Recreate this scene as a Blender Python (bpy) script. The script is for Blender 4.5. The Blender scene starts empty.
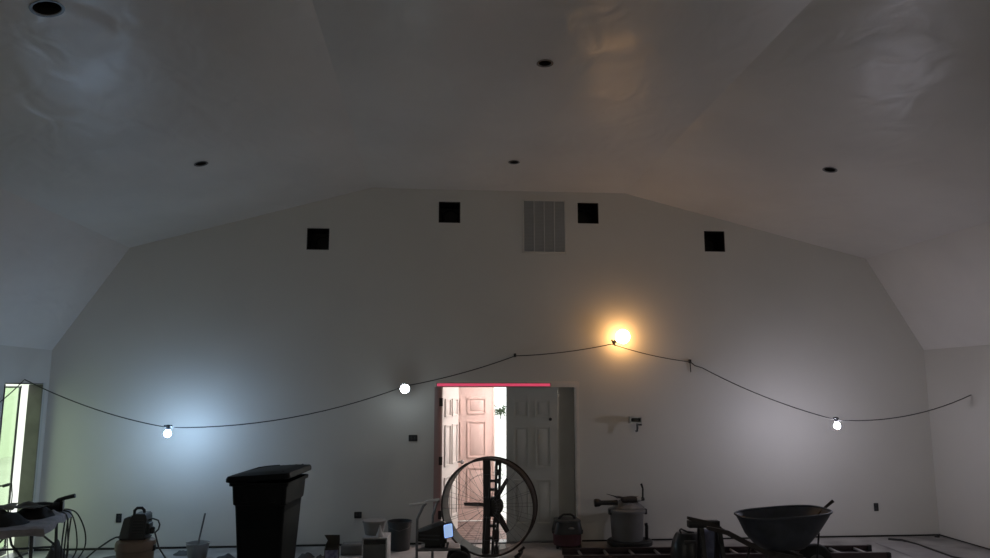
import bpy, bmesh, math, random
from mathutils import Vector, Matrix, Euler
random.seed(7)
PI = math.pi
S = bpy.context.scene
C = S.collection

# ------------------------------------------------------------------ camera, sky, exposure
cam_d = bpy.data.cameras.new('camera'); cam = bpy.data.objects.new('camera', cam_d); C.objects.link(cam)
YAW, PITCH, ROLL, EYE = 0.0811, 0.14924, 0.0003, 2.0074
_w = Vector((math.sin(YAW)*math.cos(PITCH), math.cos(YAW)*math.cos(PITCH), math.sin(PITCH)))
_r = Vector((math.cos(YAW), -math.sin(YAW), 0)); _u = _r.cross(_w)
_m = Matrix((_r, _u, -_w)).transposed().to_4x4(); _m.translation = (0, 0, EYE)
cam.matrix_world = _m
cam_d.sensor_fit = 'HORIZONTAL'; cam_d.sensor_width = 36.0; cam_d.lens = 731.08/990*36.0
cam_d.clip_end = 300
S.camera = cam

SKY = 2.3            # overcast sky
BULB_COOL = 340.0    # radiance of the two bright white bulbs
BULB_SOFT = 36.0      # the white bulb that faces away from the wall
BULB_WARM = 24.0
BULB_FILL = 560.0     # added fill bulbs behind the camera, for ambient light
wd = bpy.data.worlds.new('overcast_sky'); S.world = wd; wd.use_nodes = True
bg = wd.node_tree.nodes['Background']; bg.inputs[0].default_value = (0.93, 1.0, 0.96, 1); bg.inputs[1].default_value = SKY
vs = S.view_settings
vs.view_transform = 'Standard'; vs.look = 'None'; vs.gamma = 1; vs.use_curve_mapping = False; vs.exposure = 0.0
S.cycles.use_denoising = True
S.cycles.max_bounces = 10; S.cycles.diffuse_bounces = 6
S.cycles.sample_clamp_indirect = 4.0
S.cycles.caustics_reflective = False; S.cycles.caustics_refractive = False

# ------------------------------------------------------------------ materials
MATS = {}
def mat(name, col, rough=0.6, metal=0.0, var=0.0, vscale=6.0, bump=0.0, bscale=40.0, emit=0.0, ecol=None, spec=0.5, trans=0.0, dark=None):
    m = bpy.data.materials.new(name); m.use_nodes = True
    nt = m.node_tree; b = nt.nodes['Principled BSDF']
    b.inputs['Roughness'].default_value = rough; b.inputs['Metallic'].default_value = metal
    b.inputs['Specular IOR Level'].default_value = spec
    b.inputs['Base Color'].default_value = (*col, 1)
    if trans: b.inputs['Alpha'].default_value = 1-trans
    tc = nt.nodes.new('ShaderNodeTexCoord')
    if var or dark:
        n = nt.nodes.new('ShaderNodeTexNoise'); n.inputs['Scale'].default_value = vscale; n.inputs['Detail'].default_value = 5
        nt.links.new(tc.outputs['Object'], n.inputs['Vector'])
        r = nt.nodes.new('ShaderNodeValToRGB')
        d = dark or tuple(c*(1-var) for c in col)
        r.color_ramp.elements[0].position = 0.35; r.color_ramp.elements[1].position = 0.65
        r.color_ramp.elements[0].color = (*d, 1); r.color_ramp.elements[1].color = (*col, 1)
        nt.links.new(n.outputs['Fac'], r.inputs['Fac']); nt.links.new(r.outputs['Color'], b.inputs['Base Color'])
    if bump:
        n2 = nt.nodes.new('ShaderNodeTexNoise'); n2.inputs['Scale'].default_value = bscale; n2.inputs['Detail'].default_value = 3
        nt.links.new(tc.outputs['Object'], n2.inputs['Vector'])
        bp = nt.nodes.new('ShaderNodeBump'); bp.inputs['Strength'].default_value = bump; bp.inputs['Distance'].default_value = 0.02
        nt.links.new(n2.outputs['Fac'], bp.inputs['Height']); nt.links.new(bp.outputs['Normal'], b.inputs['Normal'])
    if emit:
        b.inputs['Emission Color'].default_value = (*(ecol or col), 1); b.inputs['Emission Strength'].default_value = emit
    MATS[name] = m
    return m

M_wall = mat('primed_drywall', (0.68, 0.665, 0.625), 0.55, var=0.05, vscale=0.9, bump=0.05, bscale=9)
M_ceil = mat('glossy_vapour_sheet', (0.80, 0.78, 0.755), 0.30, var=0.10, vscale=0.7, spec=0.45)
nt = M_ceil.node_tree          # long soft ripples of the sheet
_tc = nt.nodes.new('ShaderNodeTexCoord'); _mp = nt.nodes.new('ShaderNodeMapping'); _mp.inputs['Scale'].default_value = (1.3, 0.8, 1.3)
_n = nt.nodes.new('ShaderNodeTexNoise'); _n.inputs['Scale'].default_value = 2.6; _n.inputs['Detail'].default_value = 1.6; _n.inputs['Distortion'].default_value = 0.6
_b = nt.nodes.new('ShaderNodeBump'); _b.inputs['Strength'].default_value = 0.38; _b.inputs['Distance'].default_value = 0.05
nt.links.new(_tc.outputs['Object'], _mp.inputs['Vector']); nt.links.new(_mp.outputs['Vector'], _n.inputs['Vector'])
_n3 = nt.nodes.new('ShaderNodeTexNoise'); _n3.inputs['Scale'].default_value = 1.4; _n3.inputs['Detail'].default_value = 3; _n3.inputs['Distortion'].default_value = 1.2
_mr = nt.nodes.new('ShaderNodeMapRange'); _mr.inputs['From Min'].default_value = .35; _mr.inputs['From Max'].default_value = .65; _mr.inputs['To Min'].default_value = .29; _mr.inputs['To Max'].default_value = .40
nt.links.new(_tc.outputs['Object'], _n3.inputs['Vector']); nt.links.new(_n3.outputs['Fac'], _mr.inputs['Value']); nt.links.new(_mr.outputs['Result'], nt.nodes['Principled BSDF'].inputs['Roughness'])
nt.links.new(_n.outputs['Fac'], _b.inputs['Height']); nt.links.new(_b.outputs['Normal'], nt.nodes['Principled BSDF'].inputs['Normal'])
M_floor = mat('dusty_concrete', (0.42, 0.41, 0.40), 0.6, vscale=2.2, dark=(0.22, 0.215, 0.21), bump=0.1, bscale=25)
M_black = mat('black_plastic', (0.012, 0.013, 0.014), 0.45, var=0.3)
M_bin = mat('dark_bin_plastic', (0.006, 0.008, 0.009), 0.5, var=0.3, vscale=3, spec=0.12)
M_rubber = mat('rubber', (0.014, 0.014, 0.016), 0.8, var=0.3)
M_hole = mat('dark_duct_metal', (0.018, 0.017, 0.015), 0.6, var=0.4)
M_cord = mat('cord_rubber', (0.03, 0.03, 0.028), 0.6)
M_gripglint = mat('glint_grip', (0.85, 0.86, 0.86), 0.35, 0.0, var=0.05)  # reflected door light on the silver grips, put in as whiter colour
M_steel = mat('dull_steel', (0.25, 0.25, 0.26), 0.45, 0.9, var=0.3, vscale=12)
M_alu = mat('aluminium', (0.55, 0.55, 0.55), 0.4, 0.8, var=0.15)
M_grille = mat('grey_grille_paint', (0.42, 0.43, 0.425), 0.5, var=0.05)
M_seam = mat('pale_grille_rib', (0.62, 0.62, 0.60), 0.5)
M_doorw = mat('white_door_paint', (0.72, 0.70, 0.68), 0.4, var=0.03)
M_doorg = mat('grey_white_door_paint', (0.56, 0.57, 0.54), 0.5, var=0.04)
M_doorshade = mat('door_shade_grey', (0.36, 0.36, 0.33), 0.6, var=0.06)  # shade beside the closed leaf, as a darker grey
M_pink = mat('pink_lit_door_paint', (0.85, 0.70, 0.66), 0.4, var=0.04)  # white door; the pink light on it is mixed into the colour
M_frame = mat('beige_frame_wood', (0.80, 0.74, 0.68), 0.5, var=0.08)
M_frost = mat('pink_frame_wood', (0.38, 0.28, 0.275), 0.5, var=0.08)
M_jambg = mat('raw_jamb_board', (0.17, 0.155, 0.145), 0.7, var=0.25, vscale=5)
M_red = mat('glowing_red_strip', (0.8, 0.1, 0.2), 0.4, emit=0.55, ecol=(1.0, 0.09, 0.19))
M_deck = mat('pinkish_porch_boards', (0.26, 0.20, 0.185), 0.6, var=0.2, vscale=8)
M_grass = mat('pale_lawn', (0.42, 0.455, 0.36), 0.9, var=0.25, vscale=0.5)
M_pave = mat('pale_paving', (0.62, 0.60, 0.58), 0.8, var=0.1, vscale=0.6)
M_leaf = mat('bush_leaf', (0.05, 0.08, 0.035), 0.7, var=0.3)
M_tan = mat('tan_tank_paint', (0.20, 0.148, 0.108), 0.5, var=0.15)
M_shroud = mat('dark_green_black_housing', (0.022, 0.030, 0.031), 0.4, var=0.3)
M_shroudg = mat('grey_green_housing_panel', (0.075, 0.088, 0.082), 0.5, var=0.2)
M_clear = mat('milky_plastic', (0.36, 0.37, 0.385), 0.35, var=0.15, trans=0.45)
M_clear2 = mat('cloudy_tub_plastic', (0.34, 0.34, 0.34), 0.35, var=0.2, trans=0.25)
M_card = mat('brown_cardboard', (0.07, 0.062, 0.05), 0.8, var=0.2)
M_lilac = mat('pale_lilac_print', (0.36, 0.36, 0.52), 0.6, vscale=22, dark=(0.12, 0.12, 0.25))
M_slab = mat('grey_foam', (0.20, 0.20, 0.20), 0.8, var=0.15)
M_wbox = mat('white_plastic', (0.46, 0.46, 0.47), 0.4, var=0.06)
M_dgrey = mat('dark_grey_plastic', (0.055, 0.06, 0.064), 0.45, var=0.2)
M_mgrey = mat('charcoal_front', (0.085, 0.09, 0.095), 0.4, var=0.2)
M_can = mat('grey_canister_plastic', (0.19, 0.19, 0.195), 0.5, var=0.12)
M_vacred = mat('dark_red_plastic', (0.085, 0.028, 0.036), 0.45, var=0.2)
M_rail = mat('dark_red_fibreglass', (0.045, 0.026, 0.03), 0.5, var=0.3)
M_denim = mat('blue_grey_cloth', (0.24, 0.27, 0.40), 0.9, var=0.3, vscale=9, bump=0.2)
M_bag = mat('dark_bag_plastic', (0.016, 0.018, 0.019), 0.35, var=0.3)
M_tub = mat('blue_grey_steel_tub', (0.060, 0.069, 0.088), 0.5, 0.2, var=0.3, vscale=8)
M_wood = mat('weathered_wood', (0.045, 0.038, 0.036), 0.7, var=0.3, vscale=14)
M_fanrim = mat('fan_drum_paint', (0.085, 0.070, 0.064), 0.6, 0.0, var=0.3, spec=0.2)
M_fanbar = mat('fan_bracket_paint', (0.045, 0.04, 0.04), 0.5, 0.2, var=0.3)
M_table = mat('table_plastic', (0.40, 0.38, 0.40), 0.6, var=0.12)
M_drape = mat('grey_drop_cloth', (0.36, 0.345, 0.365), 0.9, var=0.35, vscale=8, bump=0.2)
M_jacket = mat('black_cloth', (0.018, 0.018, 0.018), 0.9, var=0.4, vscale=10, bump=0.2)
M_paper = mat('dirty_paper', (0.26, 0.25, 0.22), 0.8, var=0.2)
M_debris = mat('grey_scraps', (0.10, 0.10, 0.10), 0.8, var=0.4)
M_clothg = mat('grey_rag', (0.27, 0.26, 0.255), 0.9, var=0.3, vscale=12, bump=0.2)
M_sheet = mat('floor_paper', (0.36, 0.35, 0.35), 0.7, var=0.2, vscale=3)
M_box = mat('navy_box_plastic', (0.03, 0.032, 0.036), 0.5, var=0.2)
M_lens = mat('lit_blue_white_lens', (0.6, 0.75, 1.0), 0.3, emit=0.62, ecol=(0.42, 0.62, 1.0))
M_glass = bpy.data.materials.new('smudged_glass'); M_glass.use_nodes = True
nt = M_glass.node_tree; nt.nodes.remove(nt.nodes['Principled BSDF'])
_t = nt.nodes.new('ShaderNodeBsdfTransparent'); _t.inputs[0].default_value = (0.80, 0.89, 0.755, 1)
_g = nt.nodes.new('ShaderNodeBsdfGlossy'); _g.inputs['Roughness'].default_value = 0.05
_x = nt.nodes.new('ShaderNodeMixShader'); _x.inputs[0].default_value = 0.06
nt.links.new(_t.outputs[0], _x.inputs[1]); nt.links.new(_g.outputs[0], _x.inputs[2]); nt.links.new(_x.outputs[0], nt.nodes['Material Output'].inputs[0])

def bulb_mat(name, col, L):
    m = bpy.data.materials.new(name); m.use_nodes = True; nt = m.node_tree
    nt.nodes.remove(nt.nodes['Principled BSDF']); e = nt.nodes.new('ShaderNodeEmission')
    e.inputs[0].default_value = (*col, 1); e.inputs[1].default_value = L
    nt.links.new(e.outputs[0], nt.nodes['Material Output'].inputs[0]); return m

# ------------------------------------------------------------------ mesh helpers
class MB:
    def __init__(s): s.bm = bmesh.new()
    def _xf(s, vs, M):
        for v in vs: v.co = M @ v.co
    def box(s, c, d, rot=(0, 0, 0), bev=0.0):
        g = bmesh.ops.create_cube(s.bm, size=1.0); vs = g['verts']
        s._xf(vs, Matrix.Diagonal((*d, 1)))
        if bev:
            es = list({e for v in vs for e in v.link_edges})
            r = bmesh.ops.bevel(s.bm, geom=es, offset=bev, segments=2, affect='EDGES', profile=0.5)
            vs = list({v for f in r['faces'] for v in f.verts} | {v for v in vs if v.is_valid})
        s._xf(vs, Matrix.Translation(c) @ Euler(rot).to_matrix().to_4x4())
        return s
    def loft(s, loops, closed=True, cap0=True, cap1=True):
        rings = [[s.bm.verts.new(p) for p in L] for L in loops]
        n = len(rings[0])
        for a, b in zip(rings, rings[1:]):
            for i in range(n if closed else n-1):
                j = (i+1) % n
                s.bm.faces.new((a[i], a[j], b[j], b[i]))
        if cap0: s.bm.faces.new(rings[0][::-1])
        if cap1: s.bm.faces.new(rings[-1])
        return s
    def tube(s, pts, r, n=8, closed=False):
        P = [Vector(p) for p in pts]; loops = []
        N = len(P); up = None
        for i, p in enumerate(P):
            if closed: t = P[(i+1) % N]-P[i-1]
            else: t = P[min(i+1, N-1)]-P[max(i-1, 0)]
            t.normalize()
            if up is None: up = Vector((0, 0, 1)) if abs(t.z) < 0.9 else Vector((0, 1, 0))
            a = t.cross(up)
            if a.length < 1e-5: a = t.orthogonal()
            a.normalize(); b = a.cross(t); up = b
            rr = r[i] if isinstance(r, (list, tuple)) else r
            loops.append([p+(a*math.cos(k*2*PI/n)+b*math.sin(k*2*PI/n))*rr for k in range(n)])
        if closed:
            loops.append(loops[0]); return s.loft(loops, cap0=False, cap1=False)
        return s.loft(loops)
    def lathe(s, prof, n=28, c=(0, 0, 0), rot=(0, 0, 0), cap0=True, cap1=True, sx=1.0, sy=1.0):
        M = Matrix.Translation(c) @ Euler(rot).to_matrix().to_4x4()
        loops = [[M @ Vector((r*sx*math.cos(k*2*PI/n), r*sy*math.sin(k*2*PI/n), z)) for k in range(n)] for r, z in prof]
        return s.loft(loops, cap0=cap0, cap1=cap1)
    def ball(s, c, r, sc=(1, 1, 1), n=16):
        g = bmesh.ops.create_uvsphere(s.bm, u_segments=n, v_segments=n//2, radius=r)
        s._xf(g['verts'], Matrix.Translation(c) @ Matrix.Diagonal((*sc, 1))); return s
    def prism(s, poly, a, b, axis='y'):
        f = {'y': lambda p, t: (p[0], t, p[1]), 'x': lambda p, t: (t, p[0], p[1]), 'z': lambda p, t: (p[0], p[1], t)}[axis]
        return s.loft([[f(p, a) for p in poly], [f(p, b) for p in poly]])
    def build(s, name, m, parent=None, ang=0.7, mods=None):
        bmesh.ops.remove_doubles(s.bm, verts=s.bm.verts, dist=1e-5)
        bmesh.ops.recalc_face_normals(s.bm, faces=s.bm.faces)
        me = bpy.data.meshes.new(name); s.bm.to_mesh(me); s.bm.free()
        for p in me.polygons: p.use_smooth = True
        me.set_sharp_from_angle(angle=ang)
        me.materials.append(m)
        o = bpy.data.objects.new(name, me); C.objects.link(o)
        if parent: o.parent = parent
        return o

def tag(o, label=None, cat=None, group=None, kind=None):
    if label: o['label'] = label
    if cat: o['category'] = cat
    if group: o['group'] = group
    if kind: o['kind'] = kind
    return o
def thing(name, label, cat, loc=(0, 0, 0), rz=0, group=None, kind=None):
    o = bpy.data.objects.new(name, None); C.objects.link(o); o.location = loc; o.rotation_euler = (0, 0, rz)
    o.empty_display_size = 0.1
    return tag(o, label, cat, group, kind)
def struct(o, label, cat):
    return tag(o, label, cat, kind='structure')

def holed(outer, holes, to3d, thick_dir, thick):
    """flat panel with holes: outer/holes are 2-D loops, mapped by to3d; returns MB"""
    bm = bmesh.new(); edges = []
    for L in [outer]+holes:
        vs = [bm.verts.new((p[0], p[1], 0)) for p in L]
        for i in range(len(vs)): edges.append(bm.edges.new((vs[i], vs[(i+1) % len(vs)])))
    bmesh.ops.triangle_fill(bm, edges=edges, use_beauty=True)
    bmesh.ops.dissolve_limit(bm, angle_limit=0.001, verts=bm.verts, edges=bm.edges)
    bmesh.ops.triangulate(bm, faces=bm.faces)
    ext = bmesh.ops.extrude_face_region(bm, geom=list(bm.faces))
    nv = [g for g in ext['geom'] if isinstance(g, bmesh.types.BMVert)]
    ns = set(nv)
    td = Vector(thick_dir)*thick
    for v in bm.verts:
        p = Vector(to3d(v.co.x, v.co.y)); v.co = p+td if v in ns else p
    mb = MB(); mb.bm.free(); mb.bm = bm
    return mb
def circ(cx, cy, r, n=24): return [(cx+r*math.cos(k*2*PI/n), cy+r*math.sin(k*2*PI/n)) for k in range(n)]
def rect(x0, y0, x1, y1): return [(x0, y0), (x1, y0), (x1, y1), (x0, y1)]

# ------------------------------------------------------------------ room shell
XL, XR, YB, YF = -4.98, 6.99, 10.0, -8.0
PROF = [(XL, 2.51), (-4.10, 3.88), (-0.918, 4.78), (2.677, 4.78), (6.22, 3.88), (XR, 2.56)]
DX0, DX1, DH = 0.046, 1.912, 2.06
ducts = [(-1.623, 4.041, 'leftmost of four black square duct openings, low on the left slope side'),
         (0.174, 4.452, 'black square duct opening high on the wall left of the grille'),
         (2.140, 4.478, 'black square duct opening just right of the grille'),
         (3.972, 4.100, 'rightmost of four black square duct openings, beyond the one beside the grille')]
outer = [(XL, 0), (XR, 0)] + PROF[::-1]
# door opening notched into the bottom edge
outer = [(XL, 0), (DX0-.04, 0), (DX0-.04, DH+.05), (DX1+.04, DH+.05), (DX1+.04, 0), (XR, 0)] + PROF[::-1]
hs = .15
wb = holed(outer, [rect(x-hs, z-hs, x+hs, z+hs) for x, z, _ in ducts], lambda a, b: (a, YB, b), (0, 1, 0), .15).build('wall_back', M_wall)
struct(wb, 'tall pale end wall with a faceted vaulted top and central double door', 'wall')
DY0, DY1 = 9.015, 9.83
wl = holed([(YF, 0), (DY0, 0), (DY0, 2.067), (DY1, 2.067), (DY1, 0), (YB, 0), (YB, 2.51), (YF, 2.51)], [], lambda a, b: (XL, a, b), (-1, 0, 0), .15).build('wall_left', M_wall)
struct(wl, 'low pale left wall with a bright glass door opening', 'wall')
wr = MB().box((XR+.075, (YB+YF)/2, 1.28), (.15, YB-YF, 2.56)).build('wall_right', M_wall)
struct(wr, 'plain pale right wall', 'wall')
wf = MB().prism(outer[:1]+outer[5:], YF-.15, YF).build('wall_front', M_wall)
struct(wf, 'pale wall behind the camera', 'wall')
fl = MB().box(((XL+XR)/2, (YB+YF)/2, -.05), (XR-XL+.3, YB-YF+.3, .1)).build('floor', M_floor)
struct(fl, 'dusty grey concrete floor with pale smears', 'floor')
# ceiling: five facets, can light holes cut through
cans = [(-2.434, 4.459, 1, .085, 'largest round ceiling hole, nearest the camera at upper left'),
        (-2.469, 7.614, 1, .06, 'small round ceiling hole on the left slope above the leftmost duct opening'),
        (0.91, 5.889, 2, .062, 'round ceiling hole in the flat middle, nearer of the two there'),
        (0.94, 8.67, 2, .06, 'round ceiling hole in the flat middle close to the end wall above the grille'),
        (4.269, 7.391, 3, .065, 'round ceiling hole on the right slope above the rightmost duct opening')]
cm = MB(); can_frames = []
PC = [(XL-.12, 2.51-.19)] + PROF[1:-1] + [(XR+.1, 2.56-.17)]
for i in range(5):
    a, b = Vector((PC[i][0], 0, PC[i][1])), Vector((PC[i+1][0], 0, PC[i+1][1]))
    d = (b-a); Ln = d.length; d.normalize(); nrm = Vector((-d.z, 0, d.x))
    holes = []
    for cx, cy, fi, r, lab in cans:
        if fi == i:
            s_ = (cx-a.x)/d.x; holes.append(circ(s_, cy, r)); can_frames.append((a+d*s_+Vector((0, cy, 0)), d, nrm, r, lab))
    h = holed(rect(0, YF-.1, Ln, YB+.1), holes, lambda s, y, a=a, d=d: a+d*s+Vector((0, y, 0)), nrm, .05)
    tmp = bpy.data.meshes.new('t'); h.bm.to_mesh(tmp); h.bm.free(); cm.bm.from_mesh(tmp); bpy.data.meshes.remove(tmp)
ce = cm.build('ceiling', M_ceil)
struct(ce, 'glossy grey faceted vaulted ceiling with soft ripples', 'ceiling')
for p, d, nrm, r, lab in can_frames:
    t = thing('can_light', lab, 'ceiling light hole', p)
    t.rotation_euler = Matrix((d, Vector((0, 1, 0)), -d.cross(Vector((0, 1, 0))) if False else nrm)).transposed().to_euler()
    MB().lathe([(r-.003, .004), (r+.010, -.002), (r+.012, -.006), (r-.004, -.006), (r-.008, .0)], 28, cap0=False, cap1=False).build('trim_ring', M_steel, t)
    MB().lathe([(r-.004, .0), (r-.004, .14), (r-.03, .16), (.001, .16)], 28, cap0=False).build('can', M_hole, t)
# dark gap along the foot of the walls
struct(MB().box(((XL+DX0-.06)/2, YB-.006, .012), (DX0-.06-XL, .012, .024)).build('trim_1', M_hole), 'dark gap strip at the wall foot left of the double door', 'trim')
struct(MB().box(((XR+DX1+.06)/2, YB-.006, .012), (XR-DX1-.06, .012, .018)).build('trim_2', M_hole), 'dark gap strip at the wall foot right of the double door', 'trim')
struct(MB().box((XR-.006, (YB+YF)/2, .012), (.010, YB-YF-.03, .012)).build('trim_3', M_hole), 'dark gap strip at the foot of the right wall', 'trim')

# ------------------------------------------------------------------ central double door and vestibule
def panel_door(name, m, parent, w, h=2.045, t=.042, cols=2, mirror=False):
    """leaf in local x 0..w, y 0..t, z .01..h with raised panels on both faces"""
    mb = MB().box((w/2, t/2, h/2+.01), (w, t, h))
    st = .115 if w > .75 else .10
    pw = (w-st*(cols+1))/cols
    for c in range(cols):
        x = st+c*(pw+st)+pw/2
        for z0, z1 in ((.24, .80), (.96, 1.50), (1.63, 1.86)):
            for y, sg in ((0, -1), (t, 1)):
                # moulding: sunken channel read as a thin rim plus a raised field
                for (bx, bz, sx, sz) in ((x, z0, pw, .018), (x, z1, pw, .018), (x-pw/2, (z0+z1)/2, .018, z1-z0), (x+pw/2, (z0+z1)/2, .018, z1-z0)):
                    mb.box((bx, y+sg*.008, bz), (sx, .020, sz))
                mb.box((x, y+sg*.003, (z0+z1)/2), (pw-.07, .008, z1-z0-.07), bev=.003)
    return mb.build(name, m, parent)

d1 = thing('door_1', 'white panelled double door in the end wall, its left leaf open and right leaf shut', 'door', (DX0, YB, 0), kind='structure')
W = DX1-DX0
f = MB()
f.box((-.02, .065, DH/2), (.04, .17, DH)); f.box((.022, .125, DH/2), (.044, .04, DH)); f.box((-.035, -.012, DH/2-.015), (.03, .024, DH-.03))
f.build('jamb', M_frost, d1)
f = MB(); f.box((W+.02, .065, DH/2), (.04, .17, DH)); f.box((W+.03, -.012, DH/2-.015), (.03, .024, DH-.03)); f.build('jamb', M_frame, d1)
f = MB(); f.box((W/2, .065, DH+.025), (W+.08, .17, .05)); f.box((W/2, -.012, DH+.004), (W+.11, .024, .066)); f.build('head', M_frame, d1)
MB().box((W/2, .06, .008), (W, .2, .016)).build('threshold', M_steel, d1)
for z in (.35, 1.05, 1.83):
    MB().box((.034, .104, z), (.036, .012, .11)).tube([(.054, .104, z-.055), (.054, .104, z+.055)], .011).build('hinge', M_black, d1)
lp = panel_door('door_leaf', M_doorw, d1, .91)
lp.location = (.062, .17, 0); lp.rotation_euler = (0, 0, PI/2-.275)
kb = MB().tube([(.86, -.06, .95), (.86, .10, .95)], .012).ball((.86, -.07, .95), .03).ball((.86, .11, .95), .03).build('knob', M_steel, lp)
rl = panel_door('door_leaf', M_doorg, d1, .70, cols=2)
rl.location = (.925, .03, 0); rl['label'] = 'grey white closed leaf'
MB().lathe([(.022, 0), (.022, .006), (.014, .008), (.001, .008)], 16, c=(.60, 0, 1.60), rot=(PI/2, 0, 0)).build('lock_hole', M_box, rl)
fp = MB().box((1.745, .10, 1.032), (.245, .03, 2.056)).build('shade_panel', M_doorshade, d1)  # strip of shade right of the closed leaf, built as a darker board
# red glowing strip along the head of the frame
t = thing('light_strip', 'glowing red light strip along the head of the double door frame', 'light strip', (DX0-.03, YB-.034, DH-.012))
MB().box((.78, .010, .012), (1.56, .02, .060), bev=.004).build('channel', M_frost, t)
MB().box((.78, -.002, .014), (1.53, .008, .036), bev=.003).build('diffuser', M_red, t)

VX0, VX1, VY0, VY1, VH = -.35, 2.35, YB+.15, 11.6, 2.5
struct(MB().box((VX0-.05, (VY0+VY1)/2, VH/2), (.1, VY1-VY0, VH)).build('wall_vestibule_left', M_doorw), 'left wall of the entry behind the double door', 'wall')
struct(MB().box((VX1+.05, (VY0+VY1)/2, VH/2), (.1, VY1-VY0, VH)).build('wall_vestibule_right', M_doorw), 'right wall of the entry behind the double door', 'wall')
struct(MB().box(((VX0+VX1)/2, (VY0+VY1)/2, VH+.05), (VX1-VX0+.2, VY1-VY0, .1)).build('ceiling_vestibule', M_doorw), 'ceiling of the entry behind the double door', 'ceiling')
EX0, EX1 = .02, 1.85
ow = [(VX0-.1, 0), (EX0, 0), (EX0, 2.06), (EX1, 2.06), (EX1, 0), (VX1+.1, 0), (VX1+.1, VH), (VX0-.1, VH)]
struct(holed(ow, [], lambda a, b: (a, VY1, b), (0, 1, 0), .12).build('wall_vestibule_back', M_doorw), 'outer wall of the entry behind the double door', 'wall')
vf = MB()
for k in range(12):
    vf.box(((VX0+VX1)/2, VY0+.06+k*.128, -.02), (VX1-VX0, .110, .04), bev=.006)
struct(vf.build('floor_vestibule', M_deck), 'pinkish plank floor of the entry behind the double door', 'floor')
d3 = thing('door_3', 'pink lit panelled outer door of the entry, seen through the open leaf', 'door', (EX0, VY1+.04, 0), kind='structure')
panel_door('door_leaf', M_pink, d3, .89)
MB().box((.905, .02, 1.02), (.03, .06, 2.03)).build('astragal', M_pink, d3)
lamp = thing('entry_fill_lamp', 'added round fill lamp on the entry ceiling behind the double door', 'lamp', (1.55, 10.75, VH))  # invented lamp, added to brighten the outer door of the entry
MB().lathe([(.12, 0), (.12, -.03), (.10, -.04)], 24).build('base', M_wbox, lamp)
MB().lathe([(.10, -.04), (.095, -.07), (.06, -.095), (.001, -.1)], 24).build('lamp_shade', bulb_mat('entry_fill_glow', (1.0, .80, .76), 330.0), lamp)

# outdoors
struct(MB().box((1, 45, -.10), (60, 66.5, .1)).build('ground_front', M_pave), 'bright paved ground outside the double door', 'ground')
struct(MB().box((-105, 10, -.11), (199.6, 260, .1)).build('ground_side', M_grass), 'pale bright lawn outside the left glass door', 'ground')
M_gwall = mat('pale_green_screen_wall', (0.76, 0.79, 0.70), 0.9, var=0.08)
struct(MB().box((-13.1, 22, 1.5), (.2, 50, 3.2)).build('wall_sky_screen', M_gwall), 'added pale wall across the lawn, hiding bright sky behind the left glass door', 'wall')  # added wall, keeps the over-bright sky out of the glass door view
bush = thing('bush', 'small dark bush far outside, seen through the bright door gap', 'bush', (4.62, 52, -.05))
lb = MB()
for k in range(150):
    a, e_, r = random.uniform(0, 2*PI), random.uniform(-.9, 1), random.uniform(.2, 1)
    p = Vector((.45*r*math.cos(a), .45*r*math.sin(a), .55+.45*e_*r))
    lb.box(p, (.14, .07, .012), (random.uniform(-1, 1), random.uniform(-1, 1), a))
lb.build('foliage', M_leaf, bush)
MB().tube([(0, 0, 0), (.03, 0, .3), (0, .02, .6)], .03).build('stem', M_wood, bush)

# ------------------------------------------------------------------ left glass door
d2 = thing('door_2', 'glass side door standing slightly ajar in the left wall, bright daylight behind', 'door', (XL, DY0, 0), kind='structure')
LW = DY1-DY0
j = MB().box((-.075, LW+.004, 1.03), (.17, .012, 2.06)); j.build('jamb', M_jambg, d2)
MB().box((-.075, -.004, 1.03), (.17, .012, 2.06)).build('jamb', M_jambg, d2)
MB().box((-.075, LW/2, 2.071), (.17, LW, .012)).build('head', M_jambg, d2)
MB().box((.006, LW+.035, 1.04), (.012, .05, 2.09)).build('casing', M_doorg, d2)
MB().box((-.075, LW/2, .01), (.17, LW, .02)).build('threshold', M_steel, d2)
leaf = bpy.data.objects.new('door_leaf', None); C.objects.link(leaf); leaf.parent = d2
leaf.location = (-.15, .015, 0); leaf.rotation_euler = (0, 0, .115)
LL = LW-.05
MB().box((0, LL-.010, 1.03), (.020, .020, 2.02)).box((0, .02, 1.03), (.035, .04, 2.02)).box((0, LL/2, .06), (.035, LL, .09)).box((0, LL/2, 2.03), (.035, LL, .02)).build('leaf_frame', M_black, leaf)
MB().box((0, LL/2, 1.06), (.006, LL-.05, 1.92)).build('pane', M_glass, leaf)
MB().box((.05, .50, .86), (.03, .16, .035), bev=.008).tube([(.0, .44, .86), (.05, .44, .86)], .01).build('handle', M_black, leaf)

# ------------------------------------------------------------------ wall fittings
for x, z, lab in ducts:
    t = thing('duct_opening', lab, 'vent', (x, YB, z))
    b = MB(); th = .006
    for (c, d) in (((-hs+th/2, .19, 0), (th, .38, 2*hs)), ((hs-th/2, .19, 0), (th, .38, 2*hs)), ((0, .19, hs-th/2), (2*hs, .38, th)), ((0, .19, -hs+th/2), (2*hs, .38, th)), ((0, .378, 0), (2*hs, .006, 2*hs))):
        b.box(c, d)
    b.build('duct_box', M_hole, t)
    MB().lathe([(.105, 0), (.105, .06), (.098, .06), (.098, 0)], 28, c=(.02, .376, .01), rot=(PI/2, 0, 0), cap0=False, cap1=False).build('collar', M_hole, t)
g = thing('return_air_grille', 'tall grey air grille with four panels, high on the end wall', 'vent', (1.509, YB, 4.274))
GW, GH = .625, .775
fr = MB()
for (c, d) in (((-GW/2+.012, -.008, 0), (.024, .016, GH)), ((GW/2-.012, -.008, 0), (.024, .016, GH)), ((0, -.008, GH/2-.012), (GW, .016, .024)), ((0, -.008, -GH/2+.012), (GW, .016, .024))): fr.box(c, d, bev=.003)
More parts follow.
